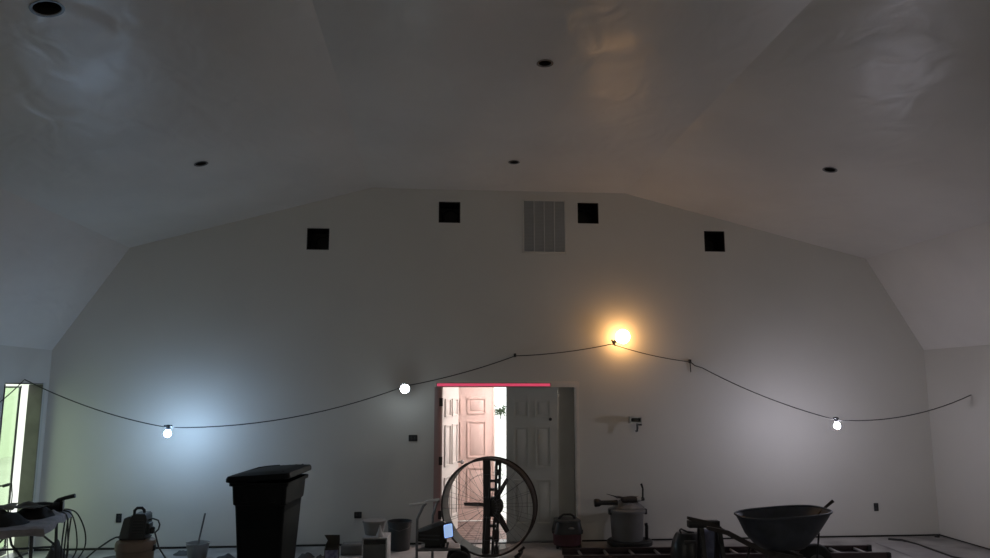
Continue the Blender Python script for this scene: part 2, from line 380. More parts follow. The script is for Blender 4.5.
fr.build('frame', M_wall, g)
pw = (GW-.048)/4
for k in range(4):
    x = -GW/2+.024+pw*(k+.5)
    p = MB()
    nsl = 36
    for q in range(nsl):
        p.box((x, -.004, -GH/2+.035+q*(GH-.07)/(nsl-1)), (pw-.014, .003, .020), (.7, 0, 0))
    p.box((x, -.0005, 0), (pw-.006, .001, GH-.05))
    p.build('louvre_panel', M_grille, g)
    if k: MB().box((x-pw/2, -.008, 0), (.010, .016, GH-.04)).build('rib', M_seam, g)

def outlet(x, z, w, h, lab, cat='electrical box'):
    t = thing('outlet_box', lab, cat, (x, YB, z))
    b = MB()
    for (c, d) in (((-w/2, -.003, 0), (.006, .014, h)), ((w/2, -.003, 0), (.006, .014, h)), ((0, -.003, h/2), (w, .014, .006)), ((0, -.003, -h/2), (w, .014, .006)), ((0, -.001, 0), (w, .004, h))): b.box(c, d)
    b.build('box', M_box, t)
    for s_ in (-1, 1):
        MB().box(*(((0, -.006, s_*.022), (.022, .01, .026)) if h > w else ((s_*.022, -.006, 0), (.02, .01, .035)))).build('device', M_dgrey, t)
outlet(-3.984, .384, .06, .105, 'open wall outlet box near the left end, behind the motor unit on the tan tank')
outlet(-.98, .381, .09, .075, 'squat open wall box low on the wall above the white edged box')
outlet(6.096, .394, .055, .10, 'small open wall outlet box low near the right corner')
outlet(-.283, 1.361, .11, .075, 'dark open switch box on the wall left of the double door')

br = thing('wall_bracket', 'small metal bracket with a hanging stem, on the wall right of the double door', 'bracket', (2.697, YB, 1.594))
b = MB()
for (c, d) in (((0, -.16, .038), (.16, .07, .012)), ((0, -.16, -.038), (.16, .07, .012)), ((-.075, -.16, 0), (.012, .07, .08)), ((.075, -.16, 0), (.012, .07, .08)), ((0, -.128, 0), (.16, .008, .08))): b.box(c, d)
b.build('housing', M_alu, br)
MB().box((.005, -.155, 0), (.11, .05, .045), bev=.01).build('socket', M_black, br)
MB().tube([(0, -.125, 0), (0, 0, 0)], .025).lathe([(.05, 0), (.05, .01)], 20, c=(0, 0, 0), rot=(PI/2, 0, 0)).build('arm', M_alu, br)
MB().tube([(.025, -.16, -.04), (.025, -.165, -.11), (.02, -.16, -.145), (.0, -.16, -.15)], .015).tube([(.02, -.16, -.060), (.085, -.16, -.063)], .012).build('stem', M_dgrey, br)

# ------------------------------------------------------------------ string of work lights
def smooth(P, n=5):
    P = [Vector(p) for p in P]; Q = [P[0]]+P+[P[-1]]; out = []
    for i in range(1, len(Q)-2):
        p0, p1, p2, p3 = Q[i-1:i+3]
        for k in range(n):
            t = k/n
            out.append(.5*(2*p1+(p2-p0)*t+(2*p0-5*p1+4*p2-p3)*t*t+(3*p1-p0-3*p2+p3)*t**3))
    return out+[P[-1]]
def sag(a, b, d, n=14):
    a, b = Vector(a), Vector(b)
    return [a.lerp(b, k/n)-Vector((0, 0, d*4*(k/n)*(1-k/n))) for k in range(n+1)]
P1, P2, P3, P4 = (-3.21, 9.30, 1.545), (-.393, 9.80, 2.045), (2.40, 9.84, 2.613), (4.908, 8.75, 1.631)
R1, R2 = (XL+.12, -5.0, 1.95), (XR-.12, -5.0, 1.95)
HK1, HK2, HK3 = (1.084, 9.95, 2.452), (3.53, 9.95, 2.378), (3.698, 9.95, 2.295)
cord = []
cord += sag(R1, (XL+.03, 2.0, 2.1), .16, 14)[:-1] + sag((XL+.03, 2.0, 2.1), (XL+.03, 8.90, 1.86), .16, 24)[:-1] + sag((XL+.03, 8.90, 1.86), (XL+.03, 9.36, 2.12), .01, 6)[:-1]
cord += sag((XL+.03, 9.36, 2.12), P1, .07)[:-1]
cord += sag(P1, P2, .145)[:-1] + sag(P2, HK1, .035)[:-1] + sag(HK1, P3, .03, 8)[:-1]
cord += sag(P3, HK2, .03)[:-1] + [Vector(HK2), Vector((3.60, 9.985, 2.33))] + sag(HK3, P4, .06)[:-1] + sag(P4, (XR-.01, 9.13, 1.93), .11)
tag(MB().tube(cord, .006, 6).build('light_string_cord', M_cord), 'long dark cord with bulbs, strung across the end wall from corner to corner', 'cord')
tag(MB().tube(sag((XR-.03, 5.5, 2.1), R2, .2), .006, 6).build('fill_bulb_cord', M_cord), 'added dark cord holding the fill bulb along the right wall', 'cord')  # added only to carry the right fill bulb
for (x, y, z), lab in ((HK1, 'small dark hook holding the light cord above the double door'), (HK2, 'small dark hook holding the light cord right of the orange bulb')):
    h = MB().box((x, y+.025, z+.01), (.03, .05, .05), bev=.006)
    if x > 3: h.tube([(x, y+.02, z), (x+.01, y+.03, z-.14)], .007, 6)
    tag(h.build('cord_hook', M_cord), lab, 'hook')
def light_bulb(p, d, r, m, lab, half=False):
    t = thing('light_bulb', lab, 'light bulb', p)
    d = Vector(d).normalized(); t.rotation_mode = 'QUATERNION'; t.rotation_quaternion = Vector((0, 0, 1)).rotation_difference(d)
    MB().lathe([(.016, -.035), (.024, -.03), (.024, .02), (.020, .025)], 18).tube([(-.05, 0, -.02), (.05, 0, -.02)], .012).build('socket', M_black, t)
    z0 = .025
    if half:
        MB().lathe([(.02, z0), (r*.8, z0+r*.55), (r*1.02, z0+r)], 20, cap1=False).build('bulb_base', M_wbox, t)
        MB().lathe([(r, z0+r)]+[(r*math.cos(a*PI/16), z0+r+r*math.sin(a*PI/16)) for a in range(1, 8)]+[(.001, z0+2*r)], 20, cap0=False).build('bulb', m, t)
    else:
        prof = [(.018, z0), (.022, z0+.012)]+[(r*math.sin(a*PI/12), z0+.008+r-r*math.cos(a*PI/12)) for a in range(4, 12)]+[(.001, z0+.008+2*r)]
        MB().lathe(prof, 20).build('bulb', m, t)
    return t
COOL = (.46, .69, 1.0)
M_fill = bulb_mat('fill_bulb_glow', (1.0, .95, .86), BULB_FILL)
light_bulb(P1, (0, -.1, -1), .040, bulb_mat('cool_bulb_glow', COOL, BULB_COOL), 'glaring cool white bulb hanging from the cord at the far left')
light_bulb(P2, (.02, -.92, -.40), .060, bulb_mat('soft_bulb_glow', (.80, .93, 1.0), BULB_SOFT), 'cool white bulb on the cord just left of the double door', half=True)
light_bulb((P3[0]+.04, P3[1], P3[2]+.03), (.85, -.1, .55), .100, bulb_mat('warm_bulb_glow', (1.0, .52, .18), BULB_WARM), 'orange glowing bulb on the cord, right of the double door')
for p_, l_ in ((R1, 'added fill bulb on the cord at the left wall behind the camera'), (R2, 'added fill bulb on the cord at the right wall behind the camera')):
    light_bulb(p_, (0, 0, -1), .06, M_fill, l_)  # unseen bulbs, added to raise the ambient light of the room
light_bulb(P4, (.03, -.1, -1), .038, bulb_mat('cool_bulb_glow_right', (.86, .84, 1.0), BULB_COOL*1.2), 'blue white bulb hanging from the cord at the far right above the wheelbarrow')
hc = [Vector((XL+.03, 9.30, 2.05)), Vector((XL+.03, 9.29, 1.5)), Vector((XL+.04, 9.27, .95)), Vector((XL+.1, 9.2, .78)), Vector((XL+.2, 9.0, .3)), Vector((XL+.3, 8.9, .012))]
tag(MB().tube(hc, .006, 6).build('side_cable', M_cord), 'thin dark cord hanging down in front of the left glass door', 'cord')

# ------------------------------------------------------------------ cloth helper
def cloth(fn, nx, ny, thick=.006):
    """grid surface fn(u,v)->(x,y,z), u,v in 0..1, given a little thickness"""
    mb = MB(); top = [[mb.bm.verts.new(fn(i/nx, j/ny)) for j in range(ny+1)] for i in range(nx+1)]
    fs = []
    for i in range(nx):
        for j in range(ny): fs.append(mb.bm.faces.new((top[i][j], top[i+1][j], top[i+1][j+1], top[i][j+1])))
    r = bmesh.ops.extrude_face_region(mb.bm, geom=fs)
    for g_ in r['geom']:
        if isinstance(g_, bmesh.types.BMVert): g_.co.z += thick
    return mb
from mathutils import noise
def nz(x, y, s=1.0, k=0): return noise.noise(Vector((x*s, y*s, k*7.3)))
def heap(rx, ry, h, seed, n=26, rough=.5):
    """a crumpled heap lying on z=0"""
    def fn(u, v):
        a = u*2*PI; r = v
        w = 1+.22*nz(math.cos(a), math.sin(a), 1.6, seed)
        x, y = rx*r*w*math.cos(a), ry*r*w*math.sin(a)
        z = h*(1-r**2.2)*(1+rough*nz(x/rx, y/ry, 2.6, seed+1))+.03*h*nz(x/rx, y/ry, 9, seed)+.004
        return (x, y, max(z, .003))
    mb = MB(); n2 = 9
    rings = [[mb.bm.verts.new(fn(i/n, max(j/n2, .02))) for i in range(n)] for j in range(n2+1)]
    for a, b in zip(rings, rings[1:]):
        for i in range(n): mb.bm.faces.new((a[i], a[(i+1) % n], b[(i+1) % n], b[i]))
    mb.bm.faces.new(rings[0]); mb.bm.faces.new(rings[-1][::-1])
    return mb

# ------------------------------------------------------------------ folding table at the left and its load
TA = .245; TC = Vector((-4.03, 7.66, 0))
def tw(x, y, z=0): return (TC.x+x*math.cos(TA)-y*math.sin(TA), TC.y+x*math.sin(TA)+y*math.cos(TA), z)
t = thing('folding_table', 'pale folding table at the left edge, heaped with cloths and tools', 'table', TC, TA)
def rrect(w, d, r, n=5):
    out = []
    for cx, cy, a0 in ((w/2-r, d/2-r, 0), (-w/2+r, d/2-r, 90), (-w/2+r, -d/2+r, 180), (w/2-r, -d/2+r, 270)):
        for k in range(n+1):
            a = math.radians(a0+90*k/n); out.append((cx+r*math.cos(a), cy+r*math.sin(a)))
    return out
TT = .745
MB().loft([[(x*s, y*s, z) for x, y in rrect(.76, 1.22, .09)] for s, z in ((.97, TT-.045), (.995, TT-.038), (1, TT-.02), (1, TT-.008), (.99, TT))]).build('tabletop', M_table, t)
for sy in (-1, 1):
    for sx in (-1, 1):
        MB().tube([(sx*.27, sy*.47, TT-.045), (sx*.30, sy*.50, .02)], .015).lathe([(.02, 0), (.02, .03)], 12, c=(sx*.30, sy*.50, 0)).build('leg', M_dgrey, t)
    MB().tube([(-.29, sy*.487, .40), (.29, sy*.487, .40)], .011).build('cross_bar', M_dgrey, t)
    MB().tube([(.27, sy*.485, .42), (.10, sy*.40, .60), (.02, sy*.16, .64), (0, sy*.05, TT-.05)], .010).tube([(-.27, sy*.485, .42), (-.10, sy*.40, .60), (-.02, sy*.16, .64)], .010).build('brace', M_dgrey, t)

def drape(u, v):
    x = -.37+.765*min(1, u/.93); y = -.622+1.10*max(0, (v-.07)/.93)
    z = TT+.012+.03*max(0, nz(x, y, 5, 3))
    if v < .07:
        k = (.07-v)/.07; z = TT+.012-k*(.055+.03*nz(x, 0, 5, 5)); y -= .006+.012*k*(1+nz(x, 3, 9, 2))
    if u > .93:
        k = (u-.93)/.07; z = min(z, TT+.012-k*(.05+.03*nz(0, y, 4, 6))); x += .002+.012*k*(1+nz(y, 3, 9, 2))
    return (x, y, z)
o = cloth(drape, 43, 43, .007).build('drop_cloth', M_drape); o.location = TC; o.rotation_euler.z = TA
tag(o, 'grey drop cloth spread over the folding table at the left', 'cloth')
o = heap(.25, .25, .115, 11).build('jacket', M_jacket); o.location = tw(-.06, -.28, TT+.02); o.rotation_euler.z = .4
tag(o, 'black crumpled jacket lying in the middle of the folding table', 'jacket')
o = heap(.17, .20, .10, 23).build('work_glove_heap', M_jacket); o.location = tw(.14, .10, TT+.02); o.rotation_euler.z = 1.0
tag(o, 'dark heap of cloth on the folding table behind the black jacket', 'cloth')
def paper(name, w, d, loc, rz, tilt, lab, seed, m=M_paper):
    o = cloth(lambda u, v: ((u-.5)*w, (v-.5)*d, .03*nz(u, v, 2.2, seed)+.012*nz(u, v, 6, seed)), 8, 8, .004).build(name, m)
    o.location = loc; o.rotation_euler = (tilt[0], tilt[1], rz); return tag(o, lab, 'cardboard')
paper('cardboard_scrap', .30, .24, tw(-.10, -.20, TT+.155), .3, (.05, -.05), 'pale cardboard scrap lying on top of the black jacket', 4)
paper('cardboard_scrap', .28, .22, tw(.10, .06, TT+.135), -.2, (0, .05), 'brownish cardboard scrap on the dark cloth heap of the folding table', 9, M_card)
# hand tool with a raised handle at the right end
pt = thing('power_tool', 'black power tool with its handle sticking up, on the right end of the folding table', 'power tool', tw(.20, .34, TT+.012), TA-.1)
MB().lathe([(.03, -.16), (.05, -.15), (.055, -.02), (.045, .06), (.06, .08), (.06, .13), (.03, .15)], 18, c=(0, 0, .062), rot=(0, PI/2, 0)).build('body', M_black, pt)
MB().tube([(.08, 0, .10), (.11, -.01, .13), (.17, -.02, .15), (.26, -.02, .17)], [.026, .022, .02, .022], 10).build('handle', M_black, pt)
MB().lathe([(.075, 0), (.075, .006)], 22, c=(.15, 0, .07), rot=(0, PI/2, .2)).build('disc', M_steel, pt)
o = heap(.10, .13, .05, 31).build('rag', M_clothg); o.location = tw(.285, .16, TT+.003); tag(o, 'pale rag on the right edge of the folding table by the power tool', 'rag')
hc2 = MB()
for k in range(3):
    x0 = .385+.01*k; y0 = .22+.09*k
    hc2.tube(smooth([tw(x0-.10, y0, TT+.03), tw(x0-.02, y0, TT+.035), tw(x0+.03+.02*k, y0, TT-.02), tw(x0+.05+.05*k, y0, TT-.20), tw(x0+.06+.045*k, y0, TT-.38), tw(x0+.02, y0-.02, TT-.46-.04*k), tw(x0+.005, y0-.02, TT-.30), tw(x0+.012, y0, TT-.04)]), .007, 6)
tag(hc2.build('hanging_cable_loops', M_cord), 'dark cable loops hanging off the right end of the folding table', 'cable')
o = heap(.17, .14, .30, 41).build('plastic_bag', M_debris); o.location = (-4.12, 8.75, 0)
tag(o, 'grey stuffed plastic bag on the floor behind the folding table', 'bag')
o = heap(.22, .16, .07, 43).build('rag', M_clothg); o.location = (-4.22, 9.35, 0); tag(o, 'grey rag on the floor in the far left corner', 'rag')

# ------------------------------------------------------------------ motor unit on tan tank
t = thing('air_compressor', 'dark motor unit with a loop handle on a round tan tank', 'compressor', (-3.23, 8.6, 0), .05)
MB().lathe([(.165, .055), (.185, .07), (.19, .27), (.193, .285)], 32).lathe([(.188, .275), (.205, .285), (.205, .345), (.195, .375), (.15, .395), (.08, .40)], 32).build('tank', M_tan, t)
for k in range(3):
    a = k*2*PI/3+.5
    MB().lathe([(.028, 0), (.024, .06)], 12, c=(.13*math.cos(a), .13*math.sin(a), 0)).build('foot', M_rubber, t)
MB().box((-.005, 0, .405), (.27, .22, .02), bev=.006).build('platform', M_black, t)
MB().loft([[(x, y, z) for x, y in ((x0, -.10), (x1, -.10), (x1, .10), (x0, .10))] for z, x0, x1 in ((.415, -.045, .115), (.60, -.04, .125), (.645, -.03, .12), (.665, .0, .10))]).box((.13, 0, .50), (.04, .14, .12), bev=.012).build('motor_housing', M_shroud, t)
MB().loft([[(x, y, z) for x, y in ((x0, -.115), (x1, -.115), (x1, .115), (x0, .115))] for z, x0, x1 in ((.415, -.145, -.045), (.56, -.115, -.042), (.625, -.10, -.04), (.64, -.06, -.04))]).build('side_panel', M_shroudg, t)
for q in range(5): MB().box((.045, -.103, .47+.03*q), (.11, .006, .010)).build('cooling_slot', M_black, t)
MB().tube([(-.035, 0, .64), (-.035, 0, .69), (-.01, 0, .715), (.04, 0, .715), (.065, 0, .69), (.07, 0, .655)], .016, 10).build('handle', M_black, t)
MB().box((.165, -.02, .475), (.05, .05, .06), bev=.01).lathe([(.022, 0), (.022, .03)], 14, c=(.18, -.03, .50), rot=(PI/2, 0, 0)).build('regulator', M_black, t)
MB().tube([(.11, -.02, .585), (.17, -.03, .605), (.225, -.03, .585), (.245, -.03, .54), (.235, -.03, .49), (.20, -.03, .455)], .009, 8).build('hose_loop', M_cord, t)
MB().tube([(.20, -.03, .455), (.25, -.03, .30), (.33, .02, .15), (.40, .06, .04), (.50, .12, .012)], .009, 8).build('air_hose', M_dgrey, t)
MB().box((.20, -.03, .30), (.035, .05, .06), bev=.008).build('valve', M_black, t)
MB().tube([(-.15, .03, .41), (-.22, .03, .405), (-.29, .07, .37), (-.47, .17, .25), (-.63, .29, .12), (-.77, .38, .02), (-1.0, .5, .012), (-1.25, .45, .012)], .009, 8).build('power_cord', M_cord, t)

# milky bucket with a stick
t = thing('plastic_bucket', 'small milky plastic bucket with a stir stick in it', 'bucket', (-2.78, 9.3, 0))
MB().lathe([(.001, 0), (.10, 0), (.104, .01), (.128, .185), (.136, .19), (.136, .205), (.124, .205), (.098, .02), (.001, .02)], 28, cap0=False, cap1=False).build('pail', M_clear, t)
MB().lathe([(.001, .022), (.099, .022), (.112, .11), (.001, .115)], 24, cap0=False, cap1=False).build('contents', M_debris, t)
MB().tube([(.136, 0, .19), (.11, -.09, .225), (0, -.145, .235), (-.11, -.09, .225), (-.136, 0, .19)], .003, 6).build('bail_handle', M_steel, t)
tag(MB().tube([(-2.80, 9.34, .13), (-2.735, 9.36, .53)], .010, 8).build('stir_stick', M_steel), 'thin stick standing up in the milky plastic bucket', 'stick')

# ------------------------------------------------------------------ wheeled refuse bin
t = thing('wheeled_bin', 'tall black wheeled refuse bin with a slightly lifted lid', 'bin', (-1.60, 7.56, 0), -.10); t.scale = (.90, 1.05, 1.025)
def ring(w, d, z, r=.05, oy=0): return [(x, y+oy, z) for x, y in rrect(w, d, r, 4)]
b = MB()
b.loft([ring(.43, .50, .03, .06), ring(.445, .52, .25, .06), ring(.51, .60, .80, .05), ring(.52, .61, .895, .05), ring(.555, .645, .91, .05), ring(.565, .66, .97, .05), ring(.575, .68, 1.075, .05), ring(.62, .73, 1.08, .05), ring(.625, .735, 1.11, .05), ring(.59, .70, 1.11, .05), ring(.545, .65, 1.075, .05), ring(.43, .50, .2, .05)], cap1=True)
b.build('body', M_bin, t)
for sx in (-1, 1): MB().box((sx*.14, -.318, 1.0), (.09, .03, .13), bev=.01).build('grip_rib', M_bin, t)
lid = MB()
def lz(x, z0): return z0+(x+.29)*.055
def lr(w, d, z0, r=.06):
    return [(x, y, lz(x, z0)) for x, y in rrect(w, d, r, 5)]
lid.loft([lr(.655, .80, 1.116), lr(.67, .81, 1.122), lr(.67, .81, 1.148), lr(.65, .79, 1.168), lr(.48, .60, 1.185, .08), lr(.42, .52, 1.188, .08)])
lid.build('lid', M_bin, t)
b = MB()
for k in range(4): b.tube([(.02+.075*k, -.32, lz(.02+.075*k, 1.172)), (.02+.075*k, .32, lz(.02+.075*k, 1.176))], .010, 8)
b.build('lid_rib', M_bin, t)
MB().tube([(-.20, -.27, lz(-.2, 1.170)), (-.18, .10, lz(-.18, 1.19)), (-.12, .24, lz(-.12, 1.186)), (.0, .27, lz(0, 1.186))], .009, 8).build('lid_handle', M_bin, t)
MB().tube([(-.22, .33, 1.02), (-.22, .39, 1.04), (.22, .39, 1.04), (.22, .33, 1.02)], .018, 10).build('bar_handle', M_bin, t)
for sx in (-1, 1):
    MB().lathe([(.03, -.03), (.12, -.03), (.13, -.015), (.13, .015), (.12, .03), (.03, .03)], 26, c=(sx*.245, .27, .13), rot=(0, PI/2, 0)).build('wheel', M_rubber, t)
MB().tube([(-.26, .27, .13), (.26, .27, .13)], .012).build('axle', M_steel, t)

# ------------------------------------------------------------------ floor scraps at the left
scr = [(-2.42, 9.2, .16, .10, .075, 'grey crumpled scrap on the floor between the milky bucket and the bin'),
       (-2.18, 8.95, .13, .09, .09, 'dark crumpled scrap on the floor against the left foot of the black bin'),
       (-1.52, 9.35, .10, .07, .05, 'small dark scrap on the floor just right of the black bin'),
       (-1.32, 9.15, .08, .06, .06, 'little grey scrap on the floor beside the open cardboard box'),
       (-3.05, 9.62, .12, .07, .045, 'flat grey scrap on the floor behind the milky bucket, near the wall'),
       (-3.78, 9.45, .20, .12, .03, 'low pale scrap on the floor left of the tan tank')]
for k, (x, y, rx, ry, h, lab) in enumerate(scr):
    o = heap(rx, ry, h, 60+k, 18).build('scrap', M_debris); o.location = (x, y, 0); tag(o, lab, 'scrap', 'scraps on the floor')

# open box, foam slab, white edged box with a tub on it, grey pail
t = thing('cardboard_box', 'small open cardboard box with a dark raised flap and pale lilac front', 'box', (-1.17, 9.0, 0), .1)
b = MB()
for (c, d) in (((0, -.075, .095), (.16, .006, .19)), ((0, .075, .095), (.16, .006, .19)), ((-.08, 0, .095), (.006, .15, .19)), ((.08, 0, .095), (.006, .15, .19)), ((0, 0, .005), (.16, .15, .008))): b.box(c, d)
b.build('carton', M_card, t)
MB().box((0, -.0795, .09), (.15, .002, .16)).build('printed_front', M_lilac, t)
MB().loft([[(-.085, .076, .19), (.083, .076, .19), (.083, .084, .19), (-.085, .084, .19)], [(-.055, .07, .25), (.085, .07, .25), (.085, .078, .25), (-.055, .078, .25)], [(-.095, .06, .315), (.083, .06, .31), (.083, .068, .31), (-.095, .068, .315)]]).build('flap', M_card, t)
tag(MB().box((-.985, 9.52, .062), (.27, .2, .118), bev=.008).box((-.985, 9.52, .124), (.25, .18, .006)).build('foam_slab', M_slab), 'low grey slab on the floor left of the white edged box', 'slab')
t = thing('storage_box', 'dark fronted storage box with white plastic edges and top', 'box', (-.64, 8.75, 0), -.08); t.scale = (.93, 1, .88)
b = MB()
for sx in (-1, 1): b.box((sx*.142, 0, .20), (.018, .30, .40), bev=.005)
b.box((0, 0, .402), (.302, .31, .02), bev=.006); b.box((0, .14, .2), (.28, .012, .38)); b.box((0, 0, .02), (.28, .28, .03))
b.build('shell', M_wbox, t)
MB().box((0, -.145, .175), (.266, .02, .31), bev=.006).build('front_panel', M_mgrey, t)
MB().box((0, -.13, .355), (.266, .02, .05)).build('recess', M_black, t)
t = thing('clear_tub', 'cloudy plastic tub standing on the white edged storage box', 'tub', (-.675, 8.80, .3635)); t.scale = (1.15, 1.15, 1.05)
MB().lathe([(.001, 0), (.085, 0), (.09, .005), (.112, .125), (.118, .128), (.118, .138), (.108, .138), (.086, .012), (.001, .012)], 26, cap0=False, cap1=False).build('pail', M_clear2, t)
MB().lathe([(.117, .139), (.117, .146), (.001, .148)], 26, cap0=True).build('lid', M_clear2, t)
t = thing('caulk_tube', 'small pale nozzle standing at the front of the white edged storage box', 'nozzle', (-.60, 8.655, .3635))
MB().lathe([(.045, 0), (.04, .02), (.022, .06), (.008, .12), (.005, .12)], 16).build('cone', M_wbox, t)
t = thing('grey_pail', 'dark grey round pail on the floor by the wall, left of the double door', 'pail', (-.425, 9.72, 0))
MB().lathe([(.001, 0), (.125, 0), (.13, .01), (.150, .33), (.156, .335), (.156, .35), (.146, .35), (.122, .015), (.001, .015)], 32, cap0=False, cap1=False).build('pail', M_dgrey, t)
MB().tube([(.153, 0, .325), (.12, -.10, .28), (0, -.162, .25), (-.12, -.10, .28), (-.153, 0, .325)], .003, 6).build('bail_handle', M_steel, t)

# ------------------------------------------------------------------ hand cart with work light
t = thing('hand_cart', 'dark hand cart with two bent steel handles ending in bright grips', 'cart', (0, 8.4, 0))
for (x0, x1, x2, z1, z2, dy) in ((-.175, -.175, -.08, .60, .772, -.10), (-.005, -.005, .065, .60, .765, .16)):
    MB().tube([(x0, dy, .06), (x0, dy, .45), (x1, dy, z1), (x1+.02, dy, z1+.05), (x2-.03, dy, z2-.03), (x2, dy, z2)], .014, 10).build('upright', M_steel, t)
for (xa, za, xb, zb, dy) in ((-.262, .752, -.085, .778, -.10), (-.085, .752, .068, .773, .16)):
    MB().tube([(xa, dy, za), (xb, dy, zb)], .015, 10).build('grip', M_gripglint, t)
MB().tube([(-.175, -.10, .28), (.29, -.10, .28)], .013).tube([(-.005, .16, .28), (.29, .16, .28)], .013).tube([(-.175, -.10, .28), (-.005, .16, .28)], .012).tube([(.29, -.10, .28), (.29, .16, .28)], .012).box((.08, .03, .29), (.42, .28, .012)).build('deck_frame', M_steel, t)
for dy in (-.13, .19):
    MB().lathe([(.03, -.025), (.12, -.025), (.135, -.012), (.135, .012), (.12, .025), (.03, .025)], 28, c=(.29, dy, .135), rot=(PI/2, 0, 0)).build('wheel', M_rubber, t)
MB().tube([(.29, -.16, .135), (.29, .22, .135)], .01).tube([(.29, -.10, .28), (.29, -.10, .135)], .012).tube([(.29, .16, .28), (.29, .16, .135)], .012).build('axle', M_steel, t)
t = thing('work_light', 'black work light with a lit blue white lens, resting on the hand cart', 'work light', (.04, 8.40, .296))
MB().loft([[(x, y, z) for y, z in ((-.09, zb), (.09, zb), (.09, zt), (.05, zt+c_), (-.05, zt+c_), (-.09, zt))] for x, zb, zt, c_ in ((-.215, .075, .165, .01), (-.10, .058, .19, .03), (.03, .045, .235, .03), (.085, .045, .24, .02), (.11, .055, .22, .01))]).build('housing', M_black, t)
for z in (.10, .14): MB().tube([(-.19, -.094, z), (.03, -.094, z-.012)], .008, 6).build('cooling_rib', M_dgrey, t)
lf = MB().box((0, 0, 0), (.115, .03, .15), bev=.018).build('bezel', M_box, t)
lf.location = (.118, -.09, .185); lf.scale = (1.1, 1, 1.15); lf.rotation_euler = (.08, -.12, .35)
ln_ = MB().box((0, -.016, 0), (.088, .012, .122), bev=.01).build('lens', M_lens, lf)
MB().tube([(.045, -.07, .05), (.055, -.085, .0), (.11, -.085, .0), (.125, -.07, .06)], .011, 8).build('stand', M_dgrey, t); MB().box((-.02, -.0, .035), (.22, .10, .07), bev=.01).build('base', M_black, t)

# ------------------------------------------------------------------ drum fan
FR, FD = .558, .30
t = thing('drum_fan', 'large round drum fan with a wire grille, in front of the double door', 'fan', (.675, 9.12, 0), -.26)
FZ = .613
MB().lathe([(FR-.012, 0), (FR-.012, FD), (FR, FD), (FR+.014, FD-.012), (FR+.014, FD-.03), (FR, FD-.035), (FR, .035), (FR+.014, .03), (FR+.014, .012), (FR, 0)], 64, c=(0, FD/2, FZ), rot=(PI/2, 0, 0), cap0=False, cap1=False).lathe([(FR-.012, 0), (FR, 0)], 64, c=(0, FD/2, FZ), rot=(PI/2, 0, 0), cap0=False, cap1=False).build('drum', M_fanrim, t)
for yy in (-FD/2+.012, FD/2-.012):
    gr = MB()
    for k in range(22):
        a = k*2*PI/22+.05
        gr.tube([(.10*math.cos(a), yy, FZ+.10*math.sin(a)), ((FR-.01)*math.cos(a), yy, FZ+(FR-.01)*math.sin(a))], 0.0018, 4)
    for rr in (.12, .38):
        gr.tube([(rr*math.cos(k*2*PI/40), yy, FZ+rr*math.sin(k*2*PI/40)) for k in range(40)], 0.0018, 4, closed=True)
    gr.build('grille', M_steel, t)
BH = FR-.02
MB().loft([[(x-.042, -.10, z), (x+.042, -.10, z), (x+.042, -.04, z), (x-.042, -.04, z)] for x, z in ((-.030, FZ-BH), (-.015, FZ), (-.022, FZ+BH))]).build('bracket', M_fanbar, t)
b = MB()
for q in (-.022, .022):
    b.loft([[(x+q-.012, -.10, z), (x+q+.012, -.10, z), (x+q+.012, -.04, z), (x+q-.012, -.04, z)] for x, z in ((.07, FZ-BH), (.105, FZ), (.122, FZ+BH))])
for z, h_ in ((-.50, .10), (-.33, .14), (-.05, .26), (.17, .05), (.30, .05), (.40, .07), (.51, .05)):
    b.box((.107+.02*z, -.07, FZ+z), (.05, .058, h_))
b.build('bracket', M_fanbar, t)
for z in (.30, .20, -.22, -.36): MB().box((.045, -.07, FZ+z), (.13, .05, .03)).build('cross_plate', M_fanbar, t)
MB().lathe([(.05, -.14), (.10, -.13), (.115, -.05), (.115, .07), (.06, .09)], 24, c=(.045, .03, FZ-.01), rot=(PI/2, 0, 0)).build('motor', M_fanbar, t)
for k in range(3):
    a = k*2*PI/3+PI
    M3 = Matrix.Translation((.03, .06, FZ)) @ Matrix.Rotation(-a, 4, 'Y')
    b = MB()
    b.loft([[M3 @ Vector(p) for p in ((r_, -.015-tw_, -w_), (r_, -.011-tw_, -w_), (r_, .019+tw_, w_), (r_, .015+tw_, w_))] for r_, w_, tw_ in ((.07, .025, .015), (.2, .030, .02), (.36, .022, .012))])
    b.build('blade', M_fanbar, t)
for sx in (-1, 1):
    MB().tube([(sx*.33, -.16, .06), (sx*.40, -.16, .115)], .016).tube([(sx*.33, .16, .06), (sx*.40, .16, .115)], .016).tube([(sx*.36, -.22, .05), (sx*.36, .22, .05)], .02).build('base_rail', M_fanbar, t)
    MB().lathe([(.01, -.02), (.048, -.02), (.048, .02), (.01, .02)], 18, c=(sx*.36, -.20, .048), rot=(0, PI/2, 0)).build('caster', M_rubber, t)

# ------------------------------------------------------------------ shop vacuum
t = thing('shop_vacuum', 'black and dark red shop vacuum with a top handle, by the right door leaf', 'vacuum', (1.715, 9.66, 0), .06); t.scale = (.96, .96, .86)
MB().lathe([(.15, .03), (.185, .05), (.192, .20), (.196, .215)], 30, sy=.85).build('drum', M_vacred, t)
MB().loft([[(x*s, y*s*.85, z) for x, y in rrect(.40, .40, .10)] for s, z in ((.97, .215), (.96, .25), (.82, .385), (.78, .40), (.60, .41))]).build('motor_head', M_black, t)
MB().loft([[(x*s, y*s*.85, z) for x, y in rrect(.33, .36, .08)] for s, z in ((1, .385), (1.0, .408), (.94, .414))]).build('top_cap', M_dgrey, t)
MB().tube([(-.11, 0, .405), (-.095, 0, .445), (-.05, 0, .475), (.05, 0, .475), (.095, 0, .445), (.11, 0, .405)], .016, 10).build('handle', M_black, t)
for sx in (-1, 1): MB().box((sx*.195, -.02, .235), (.03, .05, .045), bev=.008).build('latch', M_black, t)
